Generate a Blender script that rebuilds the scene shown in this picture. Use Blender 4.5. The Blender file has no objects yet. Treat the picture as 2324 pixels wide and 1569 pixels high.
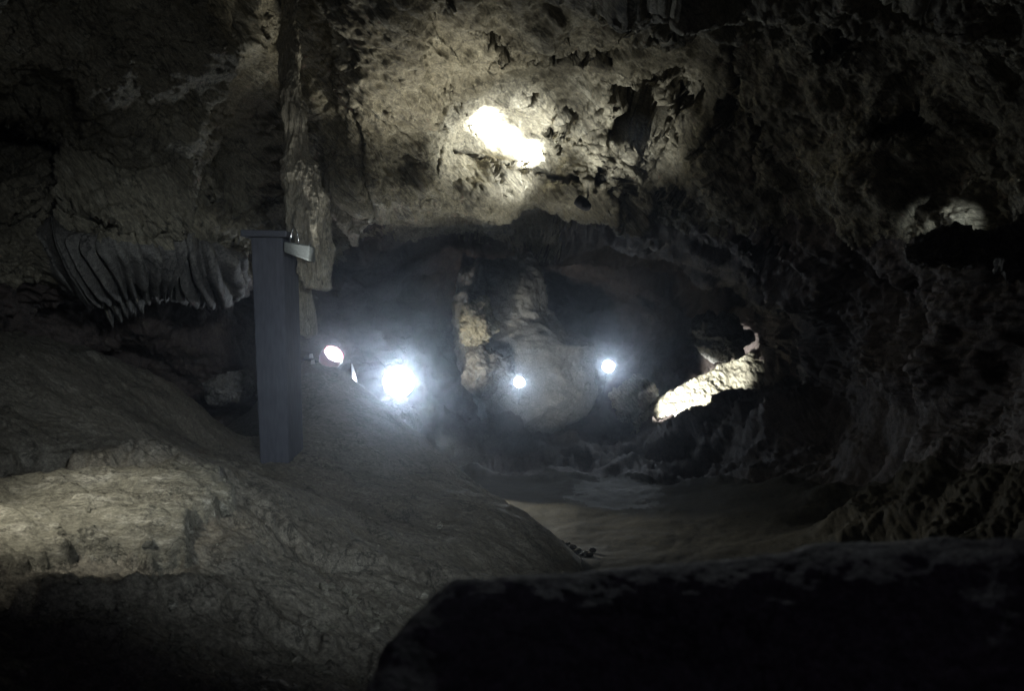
import bpy, math, random
import numpy as np
from mathutils import Vector, Matrix

# ------------------------------------------------------------------ camera, world, lights
S = bpy.context.scene
COL = S.collection
FPX = 2324 * 35 / 36.0          # focal length in units of a 2324 px wide picture
EYE = 1.7
def P(u, v, d):                 # a direction seen from the eye and a distance give a place in the cave
    return ((u - 1162.0) / FPX * d, d, EYE - (v - 784.5) / FPX * d)
def VP(u, v, d): return Vector(P(u, v, d))

cd = bpy.data.cameras.new('camera'); cam = bpy.data.objects.new('camera', cd); COL.objects.link(cam)
cam.location = (0, 0, EYE); cam.rotation_euler = (math.radians(90), 0, 0)
cd.lens = 35; cd.sensor_width = 36; cd.clip_start = 0.05; cd.clip_end = 500
cd.dof.use_dof = True; cd.dof.focus_distance = 9.5; cd.dof.aperture_fstop = 3.2
S.camera = cam
S.view_settings.view_transform = 'Standard'; S.view_settings.look = 'None'
S.view_settings.exposure = -0.18; S.view_settings.gamma = 1

W = bpy.data.worlds.new('World'); S.world = W; W.use_nodes = True
bg = W.node_tree.nodes['Background']
bg.inputs['Color'].default_value = (0.42, 0.34, 0.60, 1); bg.inputs['Strength'].default_value = 0.022   # faint violet ambient added to lift the darkest tones

def light(name, kind, loc, power, color=(1, 1, 1), size=0.05, target=None, cone=60, blend=0.6):
    l = bpy.data.lights.new(name, kind); l.energy = power; l.color = color
    if kind == 'AREA':
        l.shape = 'DISK'; l.size = size
    else:
        l.shadow_soft_size = size
    if kind == 'SPOT':
        l.spot_size = math.radians(cone); l.spot_blend = blend
    o = bpy.data.objects.new(name, l); COL.objects.link(o); o.location = loc
    if target is not None:
        o.rotation_euler = (Vector(target) - Vector(loc)).to_track_quat('-Z', 'Y').to_euler()
    return o
COOL = (0.86, 0.95, 1.0); WARM = (1.0, 0.95, 0.80); WHITE = (0.98, 1.0, 0.97)
# lamp clamped under the vault, then added roof fills
light('vault_lamp', 'SPOT', P(1300, 500, 10.6), 95, WHITE, 0.03, target=P(1400, 300, 10.9), cone=80, blend=1.0)
for tu_, tv_, pw in ((1058, 236, 1600), (1092, 266, 2600), (1132, 302, 3200), (1180, 342, 4600), (1230, 378, 5200)):
    light('vault_beam', 'SPOT', P(1310, 450, 10.35), pw, WHITE, 0.05, target=P(tu_, tv_, 11.1), cone=16, blend=1.0)
light('vault_wide', 'SPOT', P(1300, 440, 10.5), 330, WHITE, 0.03, target=P(1130, 300, 11.2), cone=84, blend=1.0)
light('vault_spill_fill', 'SPOT', P(1180, 640, 9.5), 260, WARM, 0.08, target=P(960, 160, 9.6), cone=66, blend=1.0)  # unseen spot added below the roof to imitate spilled light
light('vault_fill', 'SPOT', P(1330, 1000, 10.6), 280, (1.0, 0.99, 0.88), 0.1, target=P(1150, 250, 10.6), cone=72, blend=1.0)  # unseen fill added from the chamber below to lift the whole roof
# lamp grazing the far bank
light('bank_beam', 'SPOT', P(1400, 930, 14.9), 4200, WHITE, 0.03, target=P(1592, 892, 16.8), cone=33, blend=0.6)
# unseen spots added in the far chamber to brighten the standing rock
light('column_side_fill', 'SPOT', P(985, 900, 14.6), 320, WARM, 0.04, target=P(1090, 750, 17), cone=50, blend=1.0)
light('column_front_fill', 'SPOT', P(1250, 1040, 13.0), 700, WHITE, 0.04, target=P(1265, 800, 17.5), cone=40, blend=1.0)
# lamps behind the right-hand ledge
light('ledge_lamp', 'SPOT', P(2352, 476, 6.3), 150, COOL, 0.02, target=P(2215, 500, 7.4), cone=15, blend=0.8)
# lamp beside the flowstone column
light('column_beam', 'SPOT', P(725, 760, 8.3), 80, WHITE, 0.03, target=P(662, 200, 9.1), cone=26, blend=1.0)
# lamp over the near left rocks, then added fills
light('near_beam', 'SPOT', P(-560, 60, 3.7), 330, WARM, 0.06, target=P(150, 1180, 5.0), cone=37, blend=1.0)
light('rim_fill', 'SPOT', (0.45, 3.7, 2.55), 26, COOL, 0.05, target=(0.40, 1.98, 1.26), cone=37, blend=0.8)  # unseen spot added to draw a light rim on the foreground rock
light('flow_fill', 'SPOT', P(790, 920, 6.5), 26, WARM, 0.05, target=P(690, 470, 9), cone=40, blend=1.0)  # unseen spot added in mid-air to brighten the flowstone
light('left_fill', 'SPOT', (0.9, 0.3, 2.9), 900, (0.86, 0.95, 1.0), 0.3, target=P(640, 980, 8), cone=40, blend=1.0)  # unseen fill added beside the camera for the left slope
light('wall_fill', 'SPOT', (0.9, 0.3, 2.9), 90, (0.88, 0.95, 1.0), 0.3, target=P(300, 250, 8), cone=46, blend=1.0)  # unseen fill added beside the camera for the left wall
light('rib_fill', 'SPOT', P(985, 915, 12.6), 60, WARM, 0.03, target=P(925, 960, 11.6), cone=40, blend=1.0)  # unseen spot added to light the thin edge of the rib
light('pebble_fill', 'SPOT', P(1480, 980, 10.2), 45, COOL, 0.02, target=P(1315, 1258, 8.1), cone=12, blend=1.0)  # unseen spot added to bring out the pebble glints
# lamp low behind the slope that washes the floor
light('floor_beam', 'SPOT', P(985, 985, 12.2), 560, WARM, 0.05, target=P(1210, 1160, 10.0), cone=42, blend=1.0)

# ------------------------------------------------------------------ noise
rs = np.random.RandomState(7)
PERM = rs.permutation(512).astype(np.int64)
G = rs.normal(size=(512, 3)); G /= np.linalg.norm(G, axis=1)[:, None]
def perlin(p):
    i = np.floor(p).astype(np.int64); f = p - i
    w = f * f * f * (f * (f * 6 - 15) + 10)
    out = 0
    for dx in (0, 1):
        for dy in (0, 1):
            for dz in (0, 1):
                h = PERM[(PERM[(PERM[(i[:, 0] + dx) & 511] + i[:, 1] + dy) & 511] + i[:, 2] + dz) & 511]
                g = G[h]
                d = g[:, 0] * (f[:, 0] - dx) + g[:, 1] * (f[:, 1] - dy) + g[:, 2] * (f[:, 2] - dz)
                out = out + d * (w[:, 0] if dx else 1 - w[:, 0]) * (w[:, 1] if dy else 1 - w[:, 1]) * (w[:, 2] if dz else 1 - w[:, 2])
    return out * 1.6
def fbm(p, scale, octs=4, gain=0.5, seed=0, ridge=False):
    q = p * scale + seed * 17.31
    a, s = 1.0, 0.0
    for k in range(octs):
        n = perlin(q)
        if ridge: n = 0.5 - np.abs(n) * 1.6
        s = s + n * a; a *= gain; q = q * 2.03 + 5.7
    return s
def smooth(a, b, x):
    t = np.clip((x - a) / (b - a), 0, 1); return t * t * (3 - 2 * t)

# thin plate spline through control points
class TPS:
    def __init__(self, pts, vals, lam=0.0):
        self.p = np.array(pts, float); n = len(self.p)
        self.m = self.p.mean(0); self.s = self.p.std()
        q = (self.p - self.m) / self.s; self.q = q
        r = np.linalg.norm(q[:, None] - q[None], axis=2)
        K = self.k(r) + lam * np.eye(n)
        Q = np.hstack([np.ones((n, 1)), q])
        A = np.vstack([np.hstack([K, Q]), np.hstack([Q.T, np.zeros((3, 3))])])
        self.w = np.linalg.solve(A, np.concatenate([np.array(vals, float), np.zeros(3)]))
    @staticmethod
    def k(r): return np.where(r > 1e-9, r * r * np.log(np.maximum(r, 1e-9)), 0)
    def __call__(self, x):
        x = (x - self.m) / self.s; out = self.w[-3] + x @ self.w[-2:]
        for i in range(len(self.q)):
            r = np.sqrt(((x - self.q[i]) ** 2).sum(1)); out = out + self.w[i] * self.k(r)
        return out

# ------------------------------------------------------------------ mesh helpers
def grid_faces(nr, nc, wrap=False):
    r = np.arange(nr - 1)[:, None]; ncc = nc if wrap else nc - 1
    c = np.arange(ncc)[None]; c2 = (c + 1) % nc
    return np.stack([r * nc + c, r * nc + c2, (r + 1) * nc + c2, (r + 1) * nc + c], -1).reshape(-1, 4)
def vnormals(V, F):
    n = np.cross(V[F[:, 2]] - V[F[:, 0]], V[F[:, 3]] - V[F[:, 1]])
    N = np.zeros_like(V)
    for k in range(4): 
        for a in range(3): N[:, a] += np.bincount(F[:, k], n[:, a], len(V))
    return N / np.maximum(np.linalg.norm(N, axis=1)[:, None], 1e-12)
def mesh_obj(name, V, F, mat, parent=None, origin=None, smooth_shade=True, **tags):
    V = np.asarray(V, float); F = np.asarray(F)
    used = np.unique(F); remap = np.full(len(V), -1); remap[used] = np.arange(len(used))
    V = V[used]; F = remap[F]
    if origin is None and parent is None:
        origin = (V[:, 0].mean(), V[:, 1].mean(), V[:, 2].min())
    if parent is not None: origin = parent.location[:]
    V = V - np.array(origin)
    me = bpy.data.meshes.new(name)
    me.vertices.add(len(V)); me.vertices.foreach_set('co', V.astype(np.float32).ravel())
    n = F.shape[1]
    me.loops.add(F.size); me.loops.foreach_set('vertex_index', F.astype(np.int32).ravel())
    me.polygons.add(len(F)); me.polygons.foreach_set('loop_start', np.arange(0, F.size, n, dtype=np.int32))
    me.polygons.foreach_set('use_smooth', np.full(len(F), smooth_shade))
    me.update(calc_edges=True); me.validate()
    me.materials.append(mat)
    o = bpy.data.objects.new(name, me); COL.objects.link(o)
    if parent is not None: o.parent = parent
    else: o.location = origin
    for k, v in tags.items(): o[k] = v
    return o
def empty(name, loc, **tags):
    o = bpy.data.objects.new(name, None); COL.objects.link(o); o.location = loc; o.empty_display_size = 0.1
    for k, v in tags.items(): o[k] = v
    return o
def poly_obj(name, verts, faces, mat, parent=None, smooth_shade=False, bevel=0, **tags):
    me = bpy.data.meshes.new(name)
    org = Vector(parent.location) if parent else Vector(verts[0])
    me.from_pydata([tuple(Vector(v) - org) for v in verts], [], faces); me.update()
    for p in me.polygons: p.use_smooth = smooth_shade
    me.materials.append(mat)
    o = bpy.data.objects.new(name, me); COL.objects.link(o)
    if parent: o.parent = parent
    else: o.location = org
    if bevel:
        b = o.modifiers.new('bevel', 'BEVEL'); b.width = bevel; b.segments = 2
    for k, v in tags.items(): o[k] = v
    return o
def resample(pts, n):
    pts = np.array(pts, float); d = np.concatenate([[0], np.cumsum(np.linalg.norm(np.diff(pts[:, :2], axis=0), axis=1))])
    t = np.linspace(0, d[-1], n)
    return np.stack([np.interp(t, d, pts[:, k]) for k in range(pts.shape[1])], 1)

# ------------------------------------------------------------------ materials
def rock_mat(name, c1, c2, c3, rough=0.75, spec=0.35, scale=1.0, stretch=None, bump=0.5, veins=None):
    m = bpy.data.materials.new(name); m.use_nodes = True
    nt = m.node_tree; N = nt.nodes; L = nt.links; b = N['Principled BSDF']
    geo = N.new('ShaderNodeNewGeometry')
    mp = N.new('ShaderNodeMapping'); L.new(geo.outputs['Position'], mp.inputs['Vector'])
    if stretch: mp.vector_type = 'TEXTURE'; mp.inputs['Rotation'].default_value = stretch[0]; mp.inputs['Scale'].default_value = stretch[1]
    def noise(sc, det=8, ro=0.6, dist=0.0, src=mp):
        n = N.new('ShaderNodeTexNoise'); n.inputs['Scale'].default_value = sc * scale; n.inputs['Detail'].default_value = det
        n.inputs['Roughness'].default_value = ro; n.inputs['Distortion'].default_value = dist
        L.new(src.outputs[0], n.inputs['Vector']); return n
    n1 = noise(0.9, 10, 0.65, 0.6); n2 = noise(5.5, 10, 0.7, 0.3); n3 = noise(38, 6, 0.7)
    r1 = N.new('ShaderNodeValToRGB'); L.new(n1.outputs['Fac'], r1.inputs['Fac'])
    r1.color_ramp.elements[0].position = 0.36; r1.color_ramp.elements[1].position = 0.62
    r1.color_ramp.elements[0].color = (*c1, 1); r1.color_ramp.elements[1].color = (*c2, 1)
    r2 = N.new('ShaderNodeValToRGB'); L.new(n2.outputs['Fac'], r2.inputs['Fac'])
    r2.color_ramp.elements[0].position = 0.52; r2.color_ramp.elements[1].position = 0.72
    r2.color_ramp.elements[0].color = (0, 0, 0, 1); r2.color_ramp.elements[1].color = (1, 1, 1, 1)
    mx = N.new('ShaderNodeMix'); mx.data_type = 'RGBA'; L.new(r2.outputs[0], mx.inputs['Factor'])
    L.new(r1.outputs[0], mx.inputs['A']); mx.inputs['B'].default_value = (*c3, 1)
    mr = N.new('ShaderNodeMapRange'); L.new(n3.outputs['Fac'], mr.inputs['Value'])
    mr.inputs['From Min'].default_value = 0.34; mr.inputs['From Max'].default_value = 0.66
    mr.inputs['To Min'].default_value = 0.45; mr.inputs['To Max'].default_value = 1.4
    mu = N.new('ShaderNodeMix'); mu.data_type = 'RGBA'; mu.blend_type = 'MULTIPLY'; mu.inputs['Factor'].default_value = 1
    L.new(mx.outputs['Result'], mu.inputs['A']); L.new(mr.outputs[0], mu.inputs['B'])
    n6 = noise(110, 3, 0.8)                                  # grit
    m6 = N.new('ShaderNodeMapRange'); L.new(n6.outputs['Fac'], m6.inputs['Value'])
    m6.inputs['From Min'].default_value = 0.34; m6.inputs['From Max'].default_value = 0.66; m6.inputs['To Min'].default_value = 0.55; m6.inputs['To Max'].default_value = 1.35
    n5 = noise(1.7, 7, 0.62, 0.8)                            # hairline cracks where the noise crosses its middle
    sb = N.new('ShaderNodeMath'); sb.operation = 'SUBTRACT'; L.new(n5.outputs['Fac'], sb.inputs[0]); sb.inputs[1].default_value = 0.5
    ab = N.new('ShaderNodeMath'); ab.operation = 'ABSOLUTE'; L.new(sb.outputs[0], ab.inputs[0])
    m5 = N.new('ShaderNodeMapRange'); L.new(ab.outputs[0], m5.inputs['Value'])
    m5.inputs['From Min'].default_value = 0.002; m5.inputs['From Max'].default_value = 0.012; m5.inputs['To Min'].default_value = 0.35; m5.inputs['To Max'].default_value = 1.0
    pm = N.new('ShaderNodeMath'); pm.operation = 'MULTIPLY'; L.new(m6.outputs[0], pm.inputs[0]); L.new(m5.outputs[0], pm.inputs[1])
    mv = N.new('ShaderNodeMix'); mv.data_type = 'RGBA'; mv.blend_type = 'MULTIPLY'; mv.inputs['Factor'].default_value = 1
    L.new(mu.outputs['Result'], mv.inputs['A']); L.new(pm.outputs[0], mv.inputs['B'])
    L.new(mv.outputs['Result'], b.inputs['Base Color'])
    rr = N.new('ShaderNodeMapRange'); L.new(n2.outputs['Fac'], rr.inputs['Value'])
    rr.inputs['From Min'].default_value = 0.3; rr.inputs['From Max'].default_value = 0.7
    rr.inputs['To Min'].default_value = rough - 0.2; rr.inputs['To Max'].default_value = min(1, rough + 0.15)
    L.new(rr.outputs[0], b.inputs['Roughness']); b.inputs['Specular IOR Level'].default_value = spec
    ad = N.new('ShaderNodeMath'); ad.operation = 'MULTIPLY_ADD'
    L.new(n3.outputs['Fac'], ad.inputs[0]); ad.inputs[1].default_value = 0.35; L.new(n2.outputs['Fac'], ad.inputs[2])
    bp = N.new('ShaderNodeBump'); bp.inputs['Strength'].default_value = bump; bp.inputs['Distance'].default_value = 0.06
    L.new(ad.outputs[0], bp.inputs['Height']); L.new(bp.outputs[0], b.inputs['Normal'])
    return m
def plain(name, c, rough=0.5, metal=0.0, emit=None, strength=0, spec=0.5):
    m = bpy.data.materials.new(name); m.use_nodes = True; nt = m.node_tree; b = nt.nodes['Principled BSDF']
    n = nt.nodes.new('ShaderNodeTexNoise'); n.inputs['Scale'].default_value = 14; n.inputs['Detail'].default_value = 8
    r = nt.nodes.new('ShaderNodeValToRGB'); nt.links.new(n.outputs['Fac'], r.inputs['Fac'])
    r.color_ramp.elements[0].position = 0.3; r.color_ramp.elements[1].position = 0.7
    r.color_ramp.elements[0].color = (*[x * 0.7 for x in c], 1); r.color_ramp.elements[1].color = (*[min(1, x * 1.15) for x in c], 1)
    nt.links.new(r.outputs[0], b.inputs['Base Color'])
    b.inputs['Roughness'].default_value = rough; b.inputs['Metallic'].default_value = metal; b.inputs['Specular IOR Level'].default_value = spec
    if emit:
        b.inputs['Emission Color'].default_value = (*emit, 1); b.inputs['Emission Strength'].default_value = strength
    return m
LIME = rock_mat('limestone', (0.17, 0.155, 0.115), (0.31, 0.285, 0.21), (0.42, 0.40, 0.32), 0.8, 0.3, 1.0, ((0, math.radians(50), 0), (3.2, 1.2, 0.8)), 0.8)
PALEROCK = rock_mat('grey_limestone', (0.12, 0.118, 0.11), (0.22, 0.215, 0.20), (0.30, 0.29, 0.26), 0.8, 0.3, 1.3, None, 0.9)
LIMEDARK = rock_mat('dark_limestone', (0.11, 0.105, 0.10), (0.19, 0.185, 0.17), (0.27, 0.26, 0.23), 0.8, 0.3)
WALLSHADE = rock_mat('shaded_wall_limestone', (0.062, 0.048, 0.044), (0.105, 0.085, 0.076), (0.15, 0.13, 0.11), 0.75, 0.35)  # reddish brown rock, darkened further to stand in for missing light
CLAY = rock_mat('clay', (0.14, 0.128, 0.105), (0.215, 0.20, 0.165), (0.30, 0.285, 0.24), 0.75, 0.35, 1.3, ((0, 0, math.radians(-37)), (2.6, 1, 1)), 0.65)
PUDM = rock_mat('wet_film', (0.034, 0.031, 0.021), (0.055, 0.05, 0.035), (0.08, 0.075, 0.055), 0.72, 0.12, 1.5, None, 0.3)
SLABM = rock_mat('pale_slab', (0.18, 0.17, 0.135), (0.27, 0.26, 0.21), (0.55, 0.53, 0.46), 0.75, 0.35, 1.5, ((0, 0, 0.1), (2, 0.8, 0.7)), 0.8)
FLOORM = rock_mat('wet_mud', (0.030, 0.026, 0.016), (0.052, 0.045, 0.028), (0.075, 0.066, 0.044), 0.85, 0.05, 1.2, None, 0.15)
FLOW = rock_mat('flowstone', (0.20, 0.18, 0.14), (0.30, 0.275, 0.21), (0.45, 0.43, 0.34), 0.6, 0.4, 2.0, ((0, 0, 0), (0.7, 0.7, 5)))
CONC = plain('concrete', (0.085, 0.09, 0.11), 0.9, spec=0.1)
MORTAR = plain('mortar', (0.17, 0.185, 0.18), 0.9, spec=0.15)
DARKM = plain('dark_painted_metal', (0.025, 0.025, 0.028), 0.85, 0.0, spec=0.1)
WETP = plain('wet_stone', (0.06, 0.06, 0.06), 0.06, 0.0, spec=1.0)
STEEL = plain('scratched_steel', (0.5, 0.52, 0.55), 0.25, 1.0)
REDM = plain('dark_red_paint', (0.30, 0.05, 0.07), 0.4)
WHITEM = plain('white_enamel', (0.8, 0.8, 0.8), 0.3)
def lens(name, s, c=(0.80, 0.90, 1.0)): return plain(name, (0.8, 0.8, 0.8), 0.4, 0, c, s)

# ------------------------------------------------------------------ cave shell
ctl = [  # u, v, distance
 (-1600,-1200,3.5),(-600,-1200,3.2),(400,-1200,3.4),(1162,-1200,3.6),(2000,-1200,3.4),(3000,-1200,3),(4000,-1200,3),
 (-1600,-300,3.6),(-600,-400,4.4),(200,-400,5),(700,-400,6.0),(1162,-400,5.8),(1800,-400,5.6),(2500,-400,4.4),(3300,-400,3.2),(4000,-400,2.8),
 (-1600,700,3.4),(-600,300,5),(-600,900,4),(4000,600,2.4),(3000,300,3.8),(3000,900,3.6),(2600,600,5),
 (0,0,6.8),(300,0,7.2),(560,0,9.2),(680,0,9.6),(830,0,8.4),(1000,0,8.4),(1250,0,8.4),(1600,0,8.0),(2000,0,7.2),(2324,0,6.2),
 (0,200,7.2),(300,200,7.6),(560,220,10.2),(700,200,10.2),(850,180,9.4),(1000,200,10.2),(1200,200,10.6),(1450,200,10.2),(1800,200,9),(2100,200,7.8),(2324,200,6.6),
 (0,300,9.2),(200,370,9.4),(420,420,9.8),(400,300,8.6),(0,420,8.0),(250,480,8.2),
 (620,400,11),(780,400,10.6),(920,380,10.8),(1080,370,11.4),(1240,400,11.6),(1450,400,11.6),(1800,400,10),(2100,400,8.2),(2324,400,6.9),
 (820,520,11.6),(950,480,11.4),(1100,495,11.8),(1250,495,12.2),(1420,510,12.4),(1650,500,11.6),(1900,520,9.8),(2150,500,7.8),
 (760,600,14.5),(900,570,15.5),(1050,550,16.5),(1200,555,17.5),(1400,575,16),(1700,580,13),(1900,620,10.8),(2324,560,6.6),
 (0,560,7.8),(250,560,8.3),(480,560,9),(620,560,11),
 (0,700,7.6),(200,700,9.5),(400,700,10.4),(560,700,10.8),(750,740,15.5),
 (900,680,19),(1100,650,20.5),(1300,660,21),(1500,640,18.5),(1650,680,17),(1800,700,14.5),(2000,700,10.5),(2200,700,7.8),
 (0,850,8.5),(300,850,11.5),(560,900,12.5),(760,900,16),(900,820,19),(1100,800,21),(1300,800,22),(1480,780,20.5),(1600,790,19.5),(1800,800,15.8),(1900,850,12.5),(2100,850,9),(2324,850,6.4),
 (900,950,17),(1100,960,18),(1300,960,18.5),(1450,940,18),(1600,960,15.5),(1800,960,12),(2000,960,9.6),(2200,960,7.6),(2324,1000,6.3),
 (1000,1060,14.6),(1200,1065,14.6),(1400,1065,14.2),(1600,1070,12.6),(1800,1080,10.4),(1960,1100,8.8),(2150,1100,7.0),(2324,1150,5.6),
 (900,1120,11.9),(1100,1150,10.5),(1300,1150,10.5),(1500,1150,10.3),(1650,1150,9.8),(1800,1180,8.6),(2000,1200,7.2),
 (900,1260,8.2),(1200,1260,8.2),(1400,1260,8.0),(1600,1260,7.8),(1850,1270,6.9),(2150,1300,5.6),(2324,1350,4.8),
 (600,1500,5.6),(900,1450,5.8),(1200,1450,5.8),(1600,1450,5.6),(2000,1500,5),(2324,1569,4.2),
 (900,2200,2.8),(1600,2200,2.8),(2600,2200,2.4),(3400,1800,2.4),(4000,1500,2.2),(3000,1400,3.4),(0,2200,2.8),(-800,2000,2.8),(-1600,1600,2.8),(100,1300,6.2),(-500,1300,4.4)]
tps = TPS([(a, b) for a, b, _ in ctl], [math.log(c) for *_, c in ctl], 0.0004)
us = np.concatenate([np.linspace(-1700, -60, 70, endpoint=False), np.linspace(-60, 2384, 880), np.linspace(2400, 4000, 70)])
vs = np.concatenate([np.linspace(-1300, -50, 60, endpoint=False), np.linspace(-50, 1310, 560), np.linspace(1315, 2200, 50)])
U, Vv = np.meshgrid(us, vs); U = U.ravel(); Vv = Vv.ravel()
D = np.exp(tps(np.stack([U, Vv], 1)))
def unproj(U, Vv, D): return np.stack([(U - 1162) / FPX * D, D, EYE - (Vv - 784.5) / FPX * D], 1)
B = unproj(U, Vv, D); F = grid_faces(len(vs), len(us))
Nn = vnormals(B, F); s = -np.sign((Nn * (B - [0, 0, EYE])).sum(1)); Nn = Nn * s[:, None]
flr = smooth(1050, 1110, Vv) * smooth(2000, 1750, U)             # flat mud floor
ceil_ = smooth(640, 500, Vv)
crag = np.clip(smooth(1180, 1330, U + 0.25 * (Vv - 300)), 0, 1) * ceil_
smoothl = smooth(720, 800, U) * (1 - crag) * ceil_
a = math.radians(48)                                              # beds dip down to the right
R = np.array([[math.cos(a), 0, -math.sin(a)], [0, 1, 0], [math.sin(a), 0, math.cos(a)]])
Q = B @ R.T; R0 = R.copy()
Qs = Q * [0.32, 0.7, 1.0]
big = fbm(B, 0.55, 3, 0.5, 1) * 0.42
strk = fbm(Qs, 1.5, 6, 0.5, 2, ridge=True) * 0.13
cr = fbm(Q * [0.6, 0.9, 1.1], 1.5, 6, 0.52, 3) * 0.19 + fbm(B * [1, 0.6, 1.2], 2.6, 5, 0.55, 5, ridge=True) * 0.055
gen = (fbm(B * [1, .6, 1], 1.0, 6, 0.5, 4) * 0.22 + fbm(B * [1, .6, 1], 2.6, 5, 0.55, 9) * 0.05) * (1 - 0.65 * smooth(1650, 1850, U) * smooth(850, 1000, Vv))
fine = fbm(B, 9, 3, 0.6, 6) * 0.022
wl = 1 - np.clip(crag + smoothl, 0, 1)
flat_ = np.exp(-(((U - 1150) / 150) ** 2 + ((Vv - 315) / 110) ** 2) ** 1.5)
disp = (big * (1 - 0.5 * smoothl) + strk * smoothl + cr * crag + gen * wl + fine) 
floor_d = fbm(B, 1.0, 5, 0.45, 8) * 0.03 + fbm(B, 8, 3, 0.6, 11) * 0.004
disp = disp * (1 - 0.6 * flat_) * (1 - flr) + floor_d * flr
# hollows and cracks in the vault
wu = fbm(B, 2.6, 5, 0.6, 21) * 26; wv = fbm(B, 2.6, 5, 0.6, 22) * 26
Uw, Vw = U + wu, Vv + wv
pits = [(1458,268,82,46,46,1.5),(1245,134,92,18,10,.7),(1197,230,20,18,30,.4),(1280,255,30,14,20,.5),(1293,288,18,20,30,.5),(1262,316,14,18,0,.5),
 (1019,197,24,6,50,.22),(1044,248,12,4,10,.15),(1073,307,16,4,40,.15),(1170,391,26,6,5,.3),(1278,402,42,9,10,.4),(1361,398,17,20,0,.4),(1334,441,13,11,0,.3),
 (1420,440,24,38,-15,.6),(1474,358,16,9,0,.3),(1548,414,30,16,10,.5),(1346,329,18,4,30,.2),(1397,70,30,54,-25,.8),(1580,110,48,26,40,.6),(1752,556,38,40,30,.9),
 (1120,80,40,10,40,.3),(1500,60,22,14,20,.4),(1640,250,20,60,0,.5),(1710,330,14,70,0,.4),(1850,150,40,30,20,.5),(2010,300,50,22,20,.5),(1600,330,12,26,20,.3),(1560,250,10,20,-10,.25),
 (330,380,260,34,27,.5),(60,300,120,28,20,.6),(200,505,220,7,9,.3),(480,540,120,10,12,.5),(1480,200,40,14,20,.3),(1210,300,10,6,30,.15),(1230,345,8,5,0,.1)]
hollow = np.zeros(len(U))
for cu, cv, ru, rv, an, dp in pits:
    an = math.radians(an); du, dv = Uw - cu, Vw - cv
    e = np.sqrt(((du * math.cos(an) + dv * math.sin(an)) / ru) ** 2 + ((-du * math.sin(an) + dv * math.cos(an)) / rv) ** 2)
    disp = disp - dp * smooth(1.2, 0.62, e) * 0.75; hollow = np.maximum(hollow, smooth(1.6, 1.1, e) * min(1, dp / 0.5))
def crack(pts, w, dp):
    global disp
    best = np.full(len(U), 1e9); uu = U + wu * 0.3; vv = Vv + wv * 0.3
    for (a0, b0), (a1, b1) in zip(pts[:-1], pts[1:]):
        L2 = (a1 - a0) ** 2 + (b1 - b0) ** 2
        t = np.clip(((uu - a0) * (a1 - a0) + (vv - b0) * (b1 - b0)) / L2, 0, 1)
        best = np.minimum(best, np.hypot(uu - a0 - t * (a1 - a0), vv - b0 - t * (b1 - b0)))
    disp = disp - dp * smooth(w, w * 0.3, best)
crack([(1037,341),(1060,350),(1085,368),(1115,378),(1130,400),(1133,425)], 7, .25)
crack([(816,240),(850,255),(882,279),(940,317)], 4, .1)
crack([(995,270),(1000,330),(985,400)], 4, .1)
crack([(1162,388),(1260,395),(1320,410)], 6, .2)
crack([(790,170),(815,330),(840,480)], 10, .3)
# slanting flutes of a flowstone curtain on the left wall
top_ = 508 + 0.10 * U + wv * 0.3; bot_ = 654 + wv * 1.3 
cur = smooth(-6, 10, Vv - top_) * smooth(8, -14, Vv - bot_) * smooth(55, 95, U - 0.35 * (Vv - 510)) * smooth(560, 500, U)
wob = fbm(np.column_stack([U / 60, Vv / 260, U * 0]), 1.0, 3, 0.5, 111)
fl = np.abs(np.sin((U - 0.52 * (Vv - 510)) / 23.0 * math.pi + wob * 1.6))
disp = disp * (1 - 0.6 * cur) + cur * (0.10 + 0.20 * fl ** 0.7 * np.clip(0.85 + 0.5 * fbm(B, 1.6, 2, 0.5, 115), 0.4, 1.3))
X = B + Nn * disp[:, None]
N2 = vnormals(X, F); N2 = N2 * -np.sign((N2 * (X - [0, 0, EYE])).sum(1))[:, None]
XQ = (X @ R0.T) * [0.28, 0.8, 1.15]
iso = fbm(X, 2.7, 6, 0.58, 61) * 0.05 + fbm(X * [1, 1, 1.6], 6.5, 4, 0.6, 62, ridge=True) * 0.022
dia = fbm(XQ, 3.0, 5, 0.55, 63) * 0.055 + fbm(XQ, 6.0, 4, 0.55, 64, ridge=True) * 0.016
wd = np.clip(smoothl + 0.55 * crag, 0, 1) * (1 - 0.6 * hollow)
tex = iso * (1 - 0.85 * wd) + dia * wd
X = X + N2 * (tex * (1 + 1.6 * hollow) * (1 - flr) * (1 - cur) * (1 - 0.7 * smooth(1750, 1900, U) * smooth(900, 1000, Vv)))[:, None]
fm = F[:, 0]
isp = (np.hypot((U - 1395 + wu * 1.2) / 95, (Vv - 1118 + wv * 0.6) / 40)[fm] < 1) & (Vv[fm] > 1080)
isf = (flr[fm] > 0.5) | ((Vv[fm] > 1080))
iscur = cur[fm] > 0.3; isf = isf & ~iscur & ~isp
isc = (~isf) & (~iscur) & (Vv[fm] + wv[fm] * 0.8 < 640 - 128 * smooth(700, 860, U[fm]) + 20 * np.sin(U[fm] / 150.0))  # roof behind the lip takes the darkened wall colour as its shade
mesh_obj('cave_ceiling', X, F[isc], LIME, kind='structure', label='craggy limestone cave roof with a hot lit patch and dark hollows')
mesh_obj('cave_wall', X, F[~isc & ~isf & ~iscur & ~isp], WALLSHADE, kind='structure', label='brown limestone wall at the back and sides of the cave, darkened as unlit')
mesh_obj('flowstone_curtain', X, F[iscur], LIMEDARK, label='grey curtain of slanting flutes on the left wall', category='flowstone')
mesh_obj('puddle', X, F[isp & ~iscur], PUDM, kind='structure', label='thin film of water on the mud with a bluish sheen')
mesh_obj('cave_floor', X, F[isf], FLOORM, kind='structure', label='damp muddy cave floor with a dull sheen')

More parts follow.
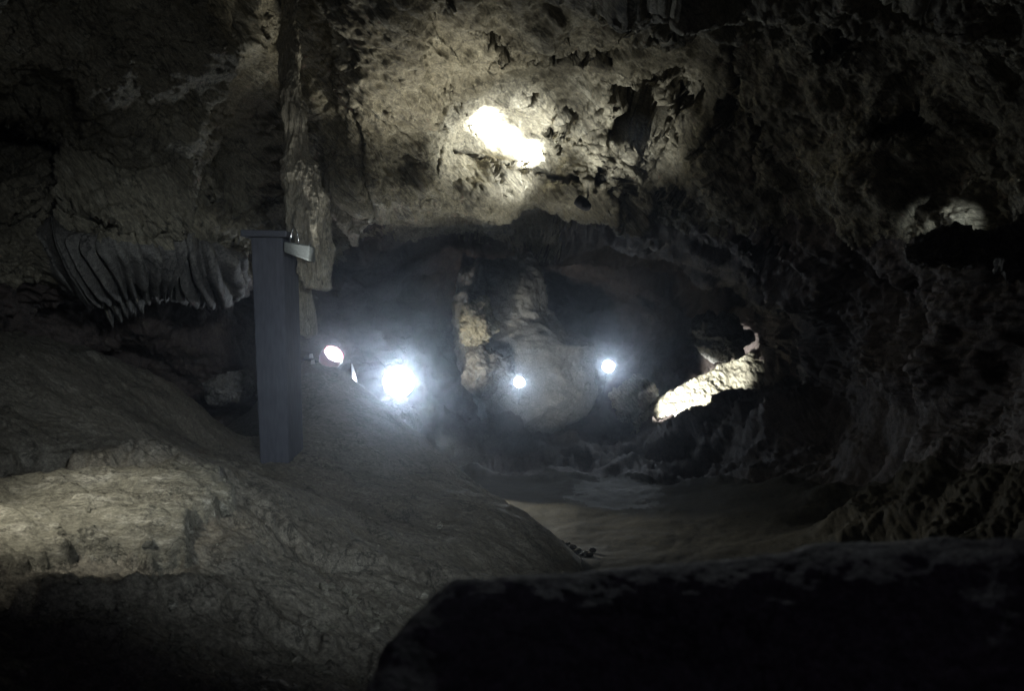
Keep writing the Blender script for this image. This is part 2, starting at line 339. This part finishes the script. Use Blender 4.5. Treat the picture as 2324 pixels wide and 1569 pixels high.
# ------------------------------------------------------------------ slope on the left (height over ground)
hp = [(P(*q)) for q in [
 (700,832,11.2),(760,862,10.9),(800,892,10.6),(870,945,10.2),(950,1012,9.8),(1060,1102,9.3),(1150,1172,8.7),(1250,1228,8.1),(1300,1288,7.5),
 (700,960,9.7),(800,1010,9.2),(900,1130,8.2),(1100,1255,7.2),(655,880,10.6),
 (605,1062,8.9),(560,1040,9.1),(520,1000,9.6),(480,960,9.8),
 (750,1160,7.7),(620,1110,8.0),(500,1082,7.6),(400,1010,8.3),(310,850,9.2),(150,835,8.3),(0,800,7.6),(-300,800,6.5),
 (0,950,6.4),(200,950,7.1),(300,1040,6.3),(0,1060,5.7),(330,1090,5.65),(540,1120,5.9),(250,1180,5.2),(520,1190,5.4),(0,1200,4.9),(120,1300,4.5),
 (350,1320,4.55),(500,1330,4.7),(700,1300,5.6),(900,1330,6.0),(1000,1390,5.6),(850,1440,4.9),(650,1420,4.6),(0,1370,4.2),
 (60,1450,3.75),(300,1450,3.8),(500,1480,3.8),(700,1520,3.9),(820,1560,4.0),(200,1569,3.2),(500,1620,3.2),(-400,1200,4.5),(-400,1569,3)]]
hp += [(-2.4,12.6,0.5),(-1.5,12.2,0.0),(-0.6,11.4,-0.4),(0.1,10.4,-0.5),(0.7,9.3,-0.5),(1.0,8.2,-0.6),(1.1,7.2,-0.6),(-3.4,12.5,0.3),(-3.2,10.8,0.5),(-2.6,10.2,0.55),(-4.5,11,0.9),(-6,9,1.6),(-7,6,1.8),
       (0.9,6,-0.5),(0.9,4.5,-0.4),(0.5,3.2,-0.1),(-0.3,2.2,0.2),(-1.5,1.8,0.4),(-4,2,0.9),(-6,2.5,1.3),(1.8,7,-1.0),(1.6,10,-1.0),(1.8,4,-0.8)]
ht = TPS([(x, y) for x, y, z in hp], [z for *_, z in hp], 0.0015)
xs = np.linspace(-7, 1.7, 640)
ys = np.exp(np.linspace(math.log(1.8), math.log(12.8), 800))
Xg, Yg = np.meshgrid(xs, ys); xy = np.stack([Xg.ravel(), Yg.ravel()], 1)
z = ht(xy)
p3 = np.column_stack([xy, z])
a = math.radians(36); rot = np.array([[math.cos(a), -math.sin(a), 0], [math.sin(a), math.cos(a), 0], [0, 0, 1]])
ps = (p3 @ rot.T) * [0.22, 1.1, 1.0]
near = smooth(7.0, 5.2, xy[:, 1]) * smooth(0.2, -1.2, xy[:, 0])
r_ = fbm(ps, 2.0, 5, 0.5, 32, ridge=True); z = z + fbm(p3, 0.9, 4, 0.5, 31) * 0.07 + (r_ - r_.mean()) * 0.05 - 0.06 * smooth(6.0, 7.5, xy[:, 1])
z = z + near * (fbm(p3 * [0.6, 1, 1], 1.6, 5, 0.5, 33) * 0.09 + fbm(p3, 16, 3, 0.6, 34) * 0.012) + fbm(p3, 14, 3, 0.6, 35) * 0.008
# terraces in the near beds
def ledge(c0, h, w):  # step that falls toward the eye along a wavy line y=c0(x)
    global z
    yy = xy[:, 1] - c0(xy[:, 0]) - fbm(p3 * [1, 1, 0], 1.7, 4, 0.6, 41) * 0.25
    z = z + h * (smooth(-w, w, yy) - 0.5)
ledge(lambda x: 4.25 + 0.28 * (x + 1.5) * (x > -1.5), 0.12, 0.05)
ledge(lambda x: 3.7 - 0.16 * (x + 1.5), 0.06, 0.05)
ledge(lambda x: 5.75 + 0.10 * (x + 2.5), 0.10, 0.05)
slab = np.array([(-200,1120),(0,1108),(200,1084),(400,1068),(505,1076),(545,1125),(535,1160),(440,1188),(430,1285),(375,1296),(170,1280),(0,1322),(-200,1350)], float)
tu = 1162 + FPX * xy[:, 0] / xy[:, 1]; tv_ = 784.5 - FPX * (z - EYE) / xy[:, 1]
tu2 = tu + fbm(p3, 3, 4, 0.6, 45) * 22; tv2 = tv_ + fbm(p3, 3, 4, 0.6, 46) * 12
ins = np.zeros(len(tu), bool); dist = np.full(len(tu), 1e9)
for (x0, y0), (x1, y1) in zip(slab, np.roll(slab, -1, 0)):
    ins ^= ((y0 > tv2) != (y1 > tv2)) & (tu2 < (x1 - x0) * (tv2 - y0) / (y1 - y0 + 1e-9) + x0)
    t = np.clip(((tu2 - x0) * (x1 - x0) + (tv2 - y0) * (y1 - y0)) / ((x1 - x0) ** 2 + (y1 - y0) ** 2), 0, 1)
    dist = np.minimum(dist, np.hypot(tu2 - x0 - t * (x1 - x0), tv2 - y0 - t * (y1 - y0)))
sm_ = np.where(ins, 1, 0) * smooth(0, 14, dist)
z = z + sm_ * (0.075 + fbm(p3 * [0.5, 1, 1], 3.5, 5, 0.6, 47, ridge=True) * 0.03)
Fs = grid_faces(len(ys), len(xs)); insl = (sm_[Fs[:, 0]] > 0.05)
mesh_obj('rock_slab', np.column_stack([xy, z]), Fs[insl], SLABM, label='pale flat stone slab lying in the near left slope', category='rock slab')
mesh_obj('rock_slope', np.column_stack([xy, z]), Fs[~insl], CLAY, kind='structure', label='smooth clay covered rock slope falling from left to right')

# grit and gravel on the near slope
ico_v = np.array([(0, 0, 1), (.89, 0, .45), (.28, .85, .45), (-.72, .53, .45), (-.72, -.53, .45), (.28, -.85, .45), (.72, .53, -.45), (-.28, .85, -.45), (-.89, 0, -.45), (-.28, -.85, -.45), (.72, -.53, -.45), (0, 0, -1)])
ico_f = np.array([(0,1,2),(0,2,3),(0,3,4),(0,4,5),(0,5,1),(1,6,2),(2,7,3),(3,8,4),(4,9,5),(5,10,1),(6,7,2),(7,8,3),(8,9,4),(9,10,5),(10,6,1),(11,7,6),(11,8,7),(11,9,8),(11,10,9),(11,6,10)])
rg = np.random.RandomState(12)
wgt = smooth(1290, 1400, tv_) * smooth(1100, 900, tu) * (tu > -150) * (0.25 + (fbm(p3, 2.5, 3, 0.5, 52) > 0.15)) * (xy[:, 1] ** -1)
wgt = wgt + 0.02 * smooth(1050, 1250, tv_) * (tu > -100) * (tu < 1000) * (xy[:, 1] < 9)
pk = rg.choice(len(wgt), 2600, p=wgt / wgt.sum()); gv, gf = [], []
for k, i_ in enumerate(pk):
    sz = 0.005 + 0.026 * rg.rand() ** 3; A = rg.normal(size=(3, 3)) * 0.25 + np.eye(3)
    gv.append((ico_v * (1 + rg.uniform(-.25, .25, (12, 1)))) @ A * sz + [xy[i_, 0], xy[i_, 1], z[i_] + sz * 0.3]); gf.append(ico_f + 12 * k)
mesh_obj('gravel', np.concatenate(gv), np.concatenate(gf), SLABM, smooth_shade=False, kind='stuff', label='loose grit and small gravel on the near slope')

# ------------------------------------------------------------------ lofted rock builder (closed body round a centre line or an outline)
def rock(name, center, radii, mat, seed, rotz=0, tilt=0, n=3.2, amp=0.18, fscale=1.2, res=(90, 150), facets=0.0, **tags):
    """A boulder: superellipsoid, broken by noise and by a few flat fracture planes."""
    th = np.linspace(0.001, math.pi - 0.001, res[0]); ph = np.linspace(0, 2 * math.pi, res[1], endpoint=False)
    T, Ph = np.meshgrid(th, ph, indexing='ij'); T = T.ravel(); Ph = Ph.ravel()
    d = np.stack([np.sin(T) * np.cos(Ph), np.sin(T) * np.sin(Ph), np.cos(T)], 1)
    r = (np.abs(d) ** n).sum(1) ** (-1 / n); V = d * r[:, None]
    r0 = np.random.RandomState(seed)
    for k in range(int(facets)):
        nn = r0.normal(size=3); nn /= np.linalg.norm(nn); off = r0.uniform(0.62, 0.9)
        ex = np.maximum((V @ nn) - off, 0); V = V - ex[:, None] * nn * 0.92
    V = V * np.array(radii)
    c, s_ = math.cos(tilt), math.sin(tilt); V = V @ np.array([[c, 0, -s_], [0, 1, 0], [s_, 0, c]]).T
    c, s_ = math.cos(rotz), math.sin(rotz); V = V @ np.array([[c, -s_, 0], [s_, c, 0], [0, 0, 1]]).T
    V = V + np.array(center)
    F = grid_faces(res[0], res[1], True)
    N_ = vnormals(V, F); N_ = N_ * np.sign((N_ * (V - np.array(center))).sum(1))[:, None]
    m = min(radii)
    dd = fbm(V, fscale / m, 6, 0.55, seed, ridge=False) * amp * m + fbm(V, fscale * 2.2 / m, 5, 0.55, seed + 3, ridge=True) * amp * 0.35 * m
    return mesh_obj(name, V + N_ * dd[:, None], F, mat, **tags)

# standing rock mass in the middle of the far chamber
def loft_mass(name, left, right, depth, thick, mat, seed, nrow=200, ncol=220, amp=0.25, **tags):
    """closed body whose left and right outlines are given by height, round in plan"""
    L_ = resample(left, nrow); R_ = resample(right, nrow)
    ph = np.linspace(0, 2 * math.pi, ncol, endpoint=False)
    V = []
    for l, r in zip(L_, R_):
        a0 = np.array(P(l[0], l[1], depth)); b0 = np.array(P(r[0], r[1], depth)); c = (a0 + b0) / 2; h = (b0 - a0) / 2; w = np.linalg.norm(h)
        tk = min(thick, w * 0.9 + 0.05)
        cx = np.sign(np.cos(ph)) * np.abs(np.cos(ph)) ** 0.75; sy = np.sign(np.sin(ph)) * np.abs(np.sin(ph)) ** 0.75
        V.append(c[None] + cx[:, None] * h[None] + sy[:, None] * np.array([0, tk, 0])[None])
    V = np.concatenate(V); F = grid_faces(nrow, ncol, True)
    N_ = vnormals(V, F); cen = np.repeat(np.array([V[i * ncol:(i + 1) * ncol].mean(0) for i in range(nrow)]), ncol, 0)
    N_ = N_ * np.sign((N_ * (V - cen)).sum(1))[:, None]
    dd = fbm(V, 0.8, 6, 0.55, seed) * amp + fbm(V, 1.9, 5, 0.58, seed + 2, ridge=True) * amp * 0.5
    return mesh_obj(name, V + N_ * dd[:, None], F, mat, **tags)
loft_mass('rock_column', [(1130,560),(1050,625),(1036,700),(1050,760),(1046,820),(1070,900),(1110,965),(1150,1000)],
          [(1200,560),(1228,640),(1250,700),(1290,745),(1350,782),(1338,840),(1330,910),(1262,1000)], 18.0, 1.3, PALEROCK, 51, amp=0.15,
          label='broad grey rock column standing in the far chamber between two glowing lamps', category='rock column')
rock('boulder', P(1105, 840, 16.3), (0.42, 0.35, 0.36), LIMEDARK, 61, 0.3, 0.5, 3, 0.3, 1.2, facets=5,
     label='dark boulder with lit lower rim left of the middle lamp', category='boulder')
rock('boulder', P(1085, 735, 16.4), (0.30, 0.3, 0.34), LIME, 64, 0.2, 0.2, 3, 0.35, 1.2, facets=5,
     label='pale lit rock block on the left face of the far rock column', category='boulder')
rock('boulder', P(1640, 772, 16.5), (0.42, 0.40, 0.36), PALEROCK, 62, 0.5, 0.15, 7.0, 0.42, 1.1, facets=9,
     label='squarish dark boulder perched above the brightly lit bank', category='boulder')
rock('boulder', P(1435, 905, 17.0), (0.40, 0.4, 0.28), LIME, 63, 0.1, 0.5, 2.6, 0.35, 1.2, facets=5,
     label='small pale boulder in lamplight below the right hand lamp', category='boulder')
rock('boulder', P(518, 878, 10.4), (0.24, 0.25, 0.17), LIMEDARK, 65, 0.5, 0.1, 2.6, 0.3, 1.2, facets=4,
     label='rounded boulder in the gully left of the concrete pillar', category='boulder')
rock('boulder', P(1752, 700, 15.0), (0.12, 0.15, 0.06), LIME, 66, 0.5, 0.1, 2.6, 0.3, 1.2, facets=4,
     label='small stone catching faint light right of the squarish boulder', category='boulder')

rock('boulder', P(886, 990, 11.7), (0.30, 0.22, 0.42), LIMEDARK, 68, 0.0, -0.55, 2.4, 0.14, 1.2, facets=3,
     label='dark rock rib with a thin glowing edge under the brightest lamp', category='boulder')
# lit bank
bk = resample([(1440,960,16.4),(1480,925,16.6),(1540,880,16.9),(1600,850,17.0),(1650,825,17.1),(1700,803,17.1),(1750,800,17.2),(1790,820,17.0),(1840,860,15.5)], 320)
rows = []
prof = [(0.9, -1.6), (0.55, -0.5), (0.3, -0.06), (0.0, 0.0), (-0.35, -0.24), (-0.8, -0.62), (-1.5, -1.15), (-2.4, -1.7), (-3.6, -2.4)]
tt = np.linspace(0, len(prof) - 1, 200); pr = np.stack([np.interp(tt, range(len(prof)), [q[k] for q in prof]) for k in (0, 1)], 1)
crest = unproj(bk[:, 0], bk[:, 1], bk[:, 2])
V = np.concatenate([crest + np.array([0, a_, b_]) for a_, b_ in pr]); F = grid_faces(200, 320)
N_ = vnormals(V, F); N_ = N_ * -np.sign((N_ * (V - [0, 0, EYE])).sum(1))[:, None]
dd = fbm(V, 1.5, 5, 0.5, 71) * 0.08 + fbm(V * [1, .4, 1], 8, 5, 0.6, 72) * 0.03
mesh_obj('rock_bank', V + N_ * dd[:, None], F, LIME, label='diagonal rock bank lit bright white by a hidden beam', category='rock bank')

# ledge stones on the far right
for k, (u_, v_, rx, rz_, sd, lb) in enumerate([(2120,562,.14,.10,81,'dark jagged stone at the left end of the lit ledge on the right'),
      (2192,560,.13,.12,82,'rounded dark stone in the middle of the lit ledge on the right'),
      (2248,552,.11,.09,83,'pale broken stone lit on top on the right hand ledge'),
      (2310,566,.16,.15,84,'large dark stone at the right end of the lit ledge')]):
    rock('ledge_stone', P(u_, v_, 6.25), (rx, .15, rz_), LIMEDARK, sd, 0.3 * k, 0.2, 2.6, 0.45, 1.3, res=(60, 90), facets=5,
         label=lb, category='stone', group='stones along the lit ledge at the right')

# foreground parapet rock
sil = resample([(700,1900,1.45),(780,1680,1.5),(830,1560,1.6),(875,1455,1.7),(950,1372,1.8),(1035,1318,1.85),(1300,1296,1.9),(1600,1262,1.95),(1850,1232,2.0),(2100,1215,2.0),(2500,1200,1.9),(3000,1200,1.7)], 420)
cr_ = unproj(sil[:, 0], sil[:, 1], sil[:, 2]); cc = np.array([0.65, 0.9, 0])
inw = cc[None] - cr_; inw[:, 2] = 0; inw /= np.linalg.norm(inw, axis=1)[:, None]
prof = [(-0.25, -1.3), (-0.16, -0.5), (-0.06, -0.10), (-0.01, -0.01), (0.03, 0.0), (0.09, -0.03), (0.25, -0.17), (0.55, -0.45), (1.0, -0.95)]
tt = np.linspace(0, len(prof) - 1, 220); pr = np.stack([np.interp(tt, range(len(prof)), [q[k] for q in prof]) for k in (0, 1)], 1)
ker = np.ones(17) / 17; 
pr = np.stack([np.convolve(np.pad(pr[:, k], 8, 'edge'), ker, 'valid') for k in (0, 1)], 1)
V = np.concatenate([cr_ + inw * a_ + np.array([0, 0, b_]) for a_, b_ in pr]); F = grid_faces(220, 420)
N_ = vnormals(V, F); up = np.sign(N_[:, 2].mean()); N_ *= up
dd = fbm(V, 1.6, 4, 0.45, 91) * 0.022 + fbm(V, 6, 5, 0.55, 92) * 0.010
mesh_obj('foreground_rock', V + N_ * dd[:, None], F, LIMEDARK, label='big dark out of focus rock filling the lower right foreground', category='rock')

# ------------------------------------------------------------------ flowstone
def hanging(name, rows_, mat, seed, amp=0.05, nrow=420, ncol=130, flat=0.6, **tags):
    R_ = np.array(rows_, float); vv = np.linspace(R_[0, 0], R_[-1, 0], nrow)
    l = np.interp(vv, R_[:, 0], R_[:, 1]); r = np.interp(vv, R_[:, 0], R_[:, 2]); dpt = np.interp(vv, R_[:, 0], R_[:, 3])
    ph = np.linspace(0, 2 * math.pi, ncol, endpoint=False); V = []
    for k in range(nrow):
        a0 = np.array(P(l[k], vv[k], dpt[k])); b0 = np.array(P(r[k], vv[k], dpt[k])); c = (a0 + b0) / 2; h = (b0 - a0) / 2
        V.append(c[None] + np.cos(ph)[:, None] * h[None] + np.sin(ph)[:, None] * np.array([0, max(0.01, abs(h[0]) * flat), 0])[None])
    V = np.concatenate(V); F = grid_faces(nrow, ncol, True)
    cen = np.repeat(np.array([V[i * ncol:(i + 1) * ncol].mean(0) for i in range(nrow)]), ncol, 0)
    out = V - cen; w = np.linalg.norm(out, axis=1); out /= np.maximum(w, 1e-6)[:, None]
    q = V * [1, 1, 0.13]
    dd = (fbm(q, 7, 5, 0.6, seed, ridge=True) * amp + fbm(V, 2.5, 5, 0.55, seed + 1) * amp * 0.5 + fbm(V, 14, 3, 0.6, seed + 2) * amp * 0.08) * np.minimum(1, w / 0.1)
    return mesh_obj(name, V + out * dd[:, None], F, mat, **tags)
hanging('flowstone_column', [(-120,636,690,9.6),(0,638,680,9.3),(120,634,674,9.1),(240,640,682,9.0),(340,648,698,9.0),(400,650,722,8.95),(480,655,738,8.9),(560,668,744,8.9),(620,676,748,8.9),(655,700,748,8.9),(662,738,742,8.9)],
        FLOW, 101, 0.06, label='tall ribbed flowstone column hanging beside the concrete pillar', category='flowstone')
hanging('stalactite', [(600,650,708,9.2),(640,660,706,9.2),(690,672,710,9.2),(725,680,712,9.2),(760,684,712,9.2),(768,695,702,9.2)], FLOW, 104, 0.05, 160, 80,
        label='short broken stalactite tip below the flowstone column', category='stalactite')
hanging('stalactite', [(300,715,760,11.0),(360,735,790,10.8),(440,745,822,10.7),(500,770,830,10.7),(560,800,812,10.8)], FLOW, 107, 0.06, 200, 90,
        label='blunt brown rib of flowstone right of the tall column', category='stalactite')

# ------------------------------------------------------------------ concrete pillar
def prism(a4, back):  # four front points + the same moved by back
    v = [Vector(p) for p in a4]; w = [p + Vector(back) for p in v]
    return v + w, [(0, 1, 2, 3), (7, 6, 5, 4), (0, 4, 5, 1), (1, 5, 6, 2), (2, 6, 7, 3), (3, 7, 4, 0)]
pil = empty('concrete_pillar', P(620, 1070, 8.85), label='tall square concrete pillar standing on the slope below the flowstone', category='pillar')
def bx(name, pts, back, mat, parent, bevel=0.01, **t):
    v, f = prism(pts, back); return poly_obj(name, v, f, mat, parent, bevel=bevel, **t)
bx('shaft', [P(591, 1085, 8.7), P(657, 1085, 8.7), P(642, 538, 8.7), P(568, 536, 8.7)], (0.06, 0.34, 0), CONC, pil, 0.015)
bx('cap_slab', [P(545, 536, 8.62), P(650, 538, 8.62), P(650, 523, 8.62), P(545, 521, 8.62)], (0.04, 0.46, 0), CONC, pil, 0.01)
bx('corbel', [P(644, 572, 8.60), P(700, 592, 8.60), P(702, 556, 8.60), P(644, 548, 8.60)], (0.02, 0.3, 0), MORTAR, pil, 0.012, label='pale mortar block between the pillar and the flowstone')
# wire tie with glinting ends on the pillar cap
def tube(name, pts, r, mat, parent=None, n=8, **tags):
    pts = [Vector(p) for p in pts]; V = []; 
    for i, p in enumerate(pts):
        d = (pts[min(i + 1, len(pts) - 1)] - pts[max(i - 1, 0)]).normalized(); sx = d.orthogonal().normalized(); sy = d.cross(sx)
        for k in range(n):
            a_ = 2 * math.pi * k / n; V.append(p + (sx * math.cos(a_) + sy * math.sin(a_)) * r)
    F_ = [(i * n + k, i * n + (k + 1) % n, (i + 1) * n + (k + 1) % n, (i + 1) * n + k) for i in range(len(pts) - 1) for k in range(n)]
    F_ += [tuple(range(n))[::-1], tuple(range((len(pts) - 1) * n, len(pts) * n))]
    return poly_obj(name, V, F_, mat, parent, True, **tags)
tube('wire_tie', [P(657, 548, 8.55), P(662, 530, 8.52), P(666, 515, 8.52), P(672, 520, 8.50), P(676, 535, 8.5), P(678, 552, 8.52)], 0.006, STEEL,
     label='thin bright bent wire on top of the concrete pillar', category='wire')

# ------------------------------------------------------------------ lamps
def disc_lathe(name, prof, center, axis, mat, parent, n=40, smooth_shade=True, **tags):
    ax = Vector(axis).normalized(); sx = ax.orthogonal().normalized(); sy = ax.cross(sx); V = []
    for r, h in prof:
        for k in range(n):
            a_ = 2 * math.pi * k / n; V.append(Vector(center) + ax * h + (sx * math.cos(a_) + sy * math.sin(a_)) * r)
    m_ = len(prof)
    F_ = [(i * n + k, i * n + (k + 1) % n, (i + 1) * n + (k + 1) % n, (i + 1) * n + k) for i in range(m_ - 1) for k in range(n)]
    return poly_obj(name, V, F_, mat, parent, smooth_shade, **tags)
AIM = (0.03, -1, -0.10)
def floodlight(pos, r, strength, label, aim, stem=0.5):
    pos = Vector(pos); base = pos - Vector((0, 0, stem))
    root = empty('floodlight', base, label=label, category='lamp', group='glowing lamps along the cave path')
    ax = (Vector((0, 0, EYE - 0.15)) - pos).normalized(); bk_ = pos
    disc_lathe('bulb', [(r, 0.0), (r * 0.9, 0.10 * r), (r * 0.6, 0.2 * r), (r * 0.3, 0.24 * r), (0.001, 0.25 * r)], bk_, ax, lens('lamp_glow', strength), root)
    disc_lathe('hood', [(r * 1.22, 1.25 * r), (r * 1.25, 1.25 * r), (r * 1.12, 0.0), (r * 1.08, -0.3 * r), (r * 0.8, -0.8 * r), (r * 0.45, -1.1 * r), (0.002, -1.15 * r), (r * 0.4, -1.05 * r), (r * 1.02, -0.25 * r), (r * 1.05, 0.0), (r * 1.22, 1.25 * r)], bk_, ax, DARKM, root)  # hood added to keep the lamp's light off roof and side walls
    tube('stem', [bk_ - ax * 0.6 * r, bk_ + Vector((0.02, 0.5, -0.05)), base + Vector((0, 0.9, 0))], 0.006, DARKM, root)
    return root
floodlight(P(905, 866, 12.4), 0.16, 260, 'largest and brightest white lamp glaring just above the slope edge', AIM, 0.75)
floodlight(P(1178, 868, 15.6), 0.075, 260, 'smallest white lamp glowing in front of the far rock column', AIM, 0.4)
floodlight(P(1381, 832, 16.6), 0.09, 230, 'bluish white lamp glowing at the right edge of the far rock column', AIM, 0.5)

# tilted lamp with a dark red shade on the slope crest
tl = empty('shaded_lamp', P(742, 850, 11.0), label='lamp with dark red shade and white lit inside on the slope crest', category='lamp')
ax = Vector((0.10, -0.55, -0.75)); c0 = VP(752, 812, 10.9)
ax = Vector((0.5, -0.5, 0.6)).normalized()
disc_lathe('shade', [(0.11, 0.07), (0.125, 0.02), (0.12, -0.05), (0.09, -0.13), (0.05, -0.17), (0.002, -0.18)], c0, ax, REDM, tl)
disc_lathe('bulb', [(0.1, 0.05), (0.095, 0.065), (0.06, 0.075), (0.002, 0.08)], c0, ax, lens('shade_glow', 80, (0.9, 0.92, 1.0)), tl)
tube('stem', [c0 - ax * 0.12, VP(738, 838, 11.0), VP(742, 856, 11.0)], 0.025, REDM, tl)
brk = empty('lamp_bracket', P(712, 845, 10.9), label='black bracket with three small white clips left of the red lamp', category='bracket')
tube('arm', [P(690, 815, 10.9), P(708, 818, 10.9), P(725, 826, 10.9), P(736, 845, 10.9)], 0.016, DARKM, brk)
for q in ((705, 808), (709, 822), (716, 836)):
    bx('clip', [P(q[0] - 4, q[1] + 5, 10.85), P(q[0] + 5, q[1] + 5, 10.85), P(q[0] + 3, q[1] - 5, 10.85), P(q[0] - 3, q[1] - 4, 10.85)], (0, 0.04, 0), WHITEM, brk, 0.004)
# upright reflector seen nearly edge-on
rf = empty('reflector', P(801, 890, 11.4), label='upright curved white reflector seen edge on between two lamps', category='reflector')
V = []; nr = 24
for i in range(nr):
    t = i / (nr - 1); zc = VP(797 + 5 * t, 826 + 60 * t, 11.4); w = 0.004 + 0.16 * math.sin(math.pi * min(1, t * 0.62 + 0.02)) * (1 if t < 0.95 else 0.8)
    for k in range(7):
        a_ = (k / 6 - 0.5) * 1.4; V.append(zc + Vector((0.25 * w * (math.cos(a_) - 0.4), w * math.sin(a_) * 1.6, 0)))
Fr = grid_faces(nr, 7)
o = mesh_obj('mirror', [tuple(v) for v in V], Fr, WHITEM, rf); sm = o.modifiers.new('s', 'SOLIDIFY'); sm.thickness = 0.008
tube('post', [P(802, 880, 11.4), P(802, 905, 11.4)], 0.012, DARKM, rf)

# fixture clamped to the vault
vl = empty('vault_fixture', P(1330, 470, 10.6), label='small dark ribbed lamp fixture hung under the roof right of the bright patch', category='lamp')
disc_lathe('housing', [(0.06, 0.04), (0.065, 0.0), (0.06, -0.05), (0.05, -0.055), (0.06, -0.065), (0.045, -0.09), (0.05, -0.1), (0.03, -0.12), (0.002, -0.125)], VP(1318, 458, 10.33), (-0.7, 0.35, 0.6), DARKM, vl)
tube('bracket', [P(1322, 461, 10.34), P(1332, 452, 10.9), P(1340, 425, 12.2)], 0.012, DARKM, vl)

# wet pebbles at the foot of the slope
rp = random.Random(4)
PEB = ['wet pebble farthest up the mud beside the slope edge', 'wet pebble just below the topmost of the glinting pebbles', 'wet pebble right of the two topmost glinting pebbles',
       'lone wet pebble halfway down the glinting trail', 'wet pebble at the left of the middle cluster', 'wet pebble at the top of the middle cluster',
       'wet pebble in the centre of the middle cluster', 'wet pebble right of the middle cluster centre', 'wet pebble low on the right of the cluster',
       'wet pebble nearest the rock slope edge below the trail', 'wet pebble nearest the dark foreground rock', 'wet pebble farthest to the right of the glinting trail']
for k, (u_, v_) in enumerate([(1276,1238),(1285,1243),(1291,1241),(1300,1251),(1308,1262),(1314,1258),(1322,1266),(1330,1262),(1338,1268),(1303,1270),(1318,1280),(1345,1258)]):
    d_ = EYE * FPX / (v_ - 784.5)
    q = VP(u_, v_, d_); s_ = rp.uniform(0.012, 0.028)
    rock('pebble', (q.x, q.y, 0.02 + s_ * 0.4), (s_ * 1.3, s_, s_ * 0.8), WETP, 130 + k, rp.uniform(0, 3), 0, 2.3, 0.2, 1, res=(14, 20), facets=2,
         label=PEB[k], category='pebble', group='wet pebbles at the foot of the slope')

# ------------------------------------------------------------------ haze
hz = bpy.data.materials.new('halo_haze'); hz.use_nodes = True; nt = hz.node_tree; nt.nodes.clear()
o_ = nt.nodes.new('ShaderNodeOutputMaterial'); pv = nt.nodes.new('ShaderNodeVolumePrincipled')
pv.inputs['Density'].default_value = 0.0078; pv.inputs['Color'].default_value = (0.80, 0.88, 1.0, 1); pv.inputs['Anisotropy'].default_value = 0.96  # haze added to give the lamps halos in place of lens bloom
nt.links.new(pv.outputs[0], o_.inputs['Volume'])
v, f = prism([(-14, -4, -4), (14, -4, -4), (14, -4, 12), (-14, -4, 12)], (0, 30, 0))
poly_obj('haze', v, f, hz, kind='stuff')
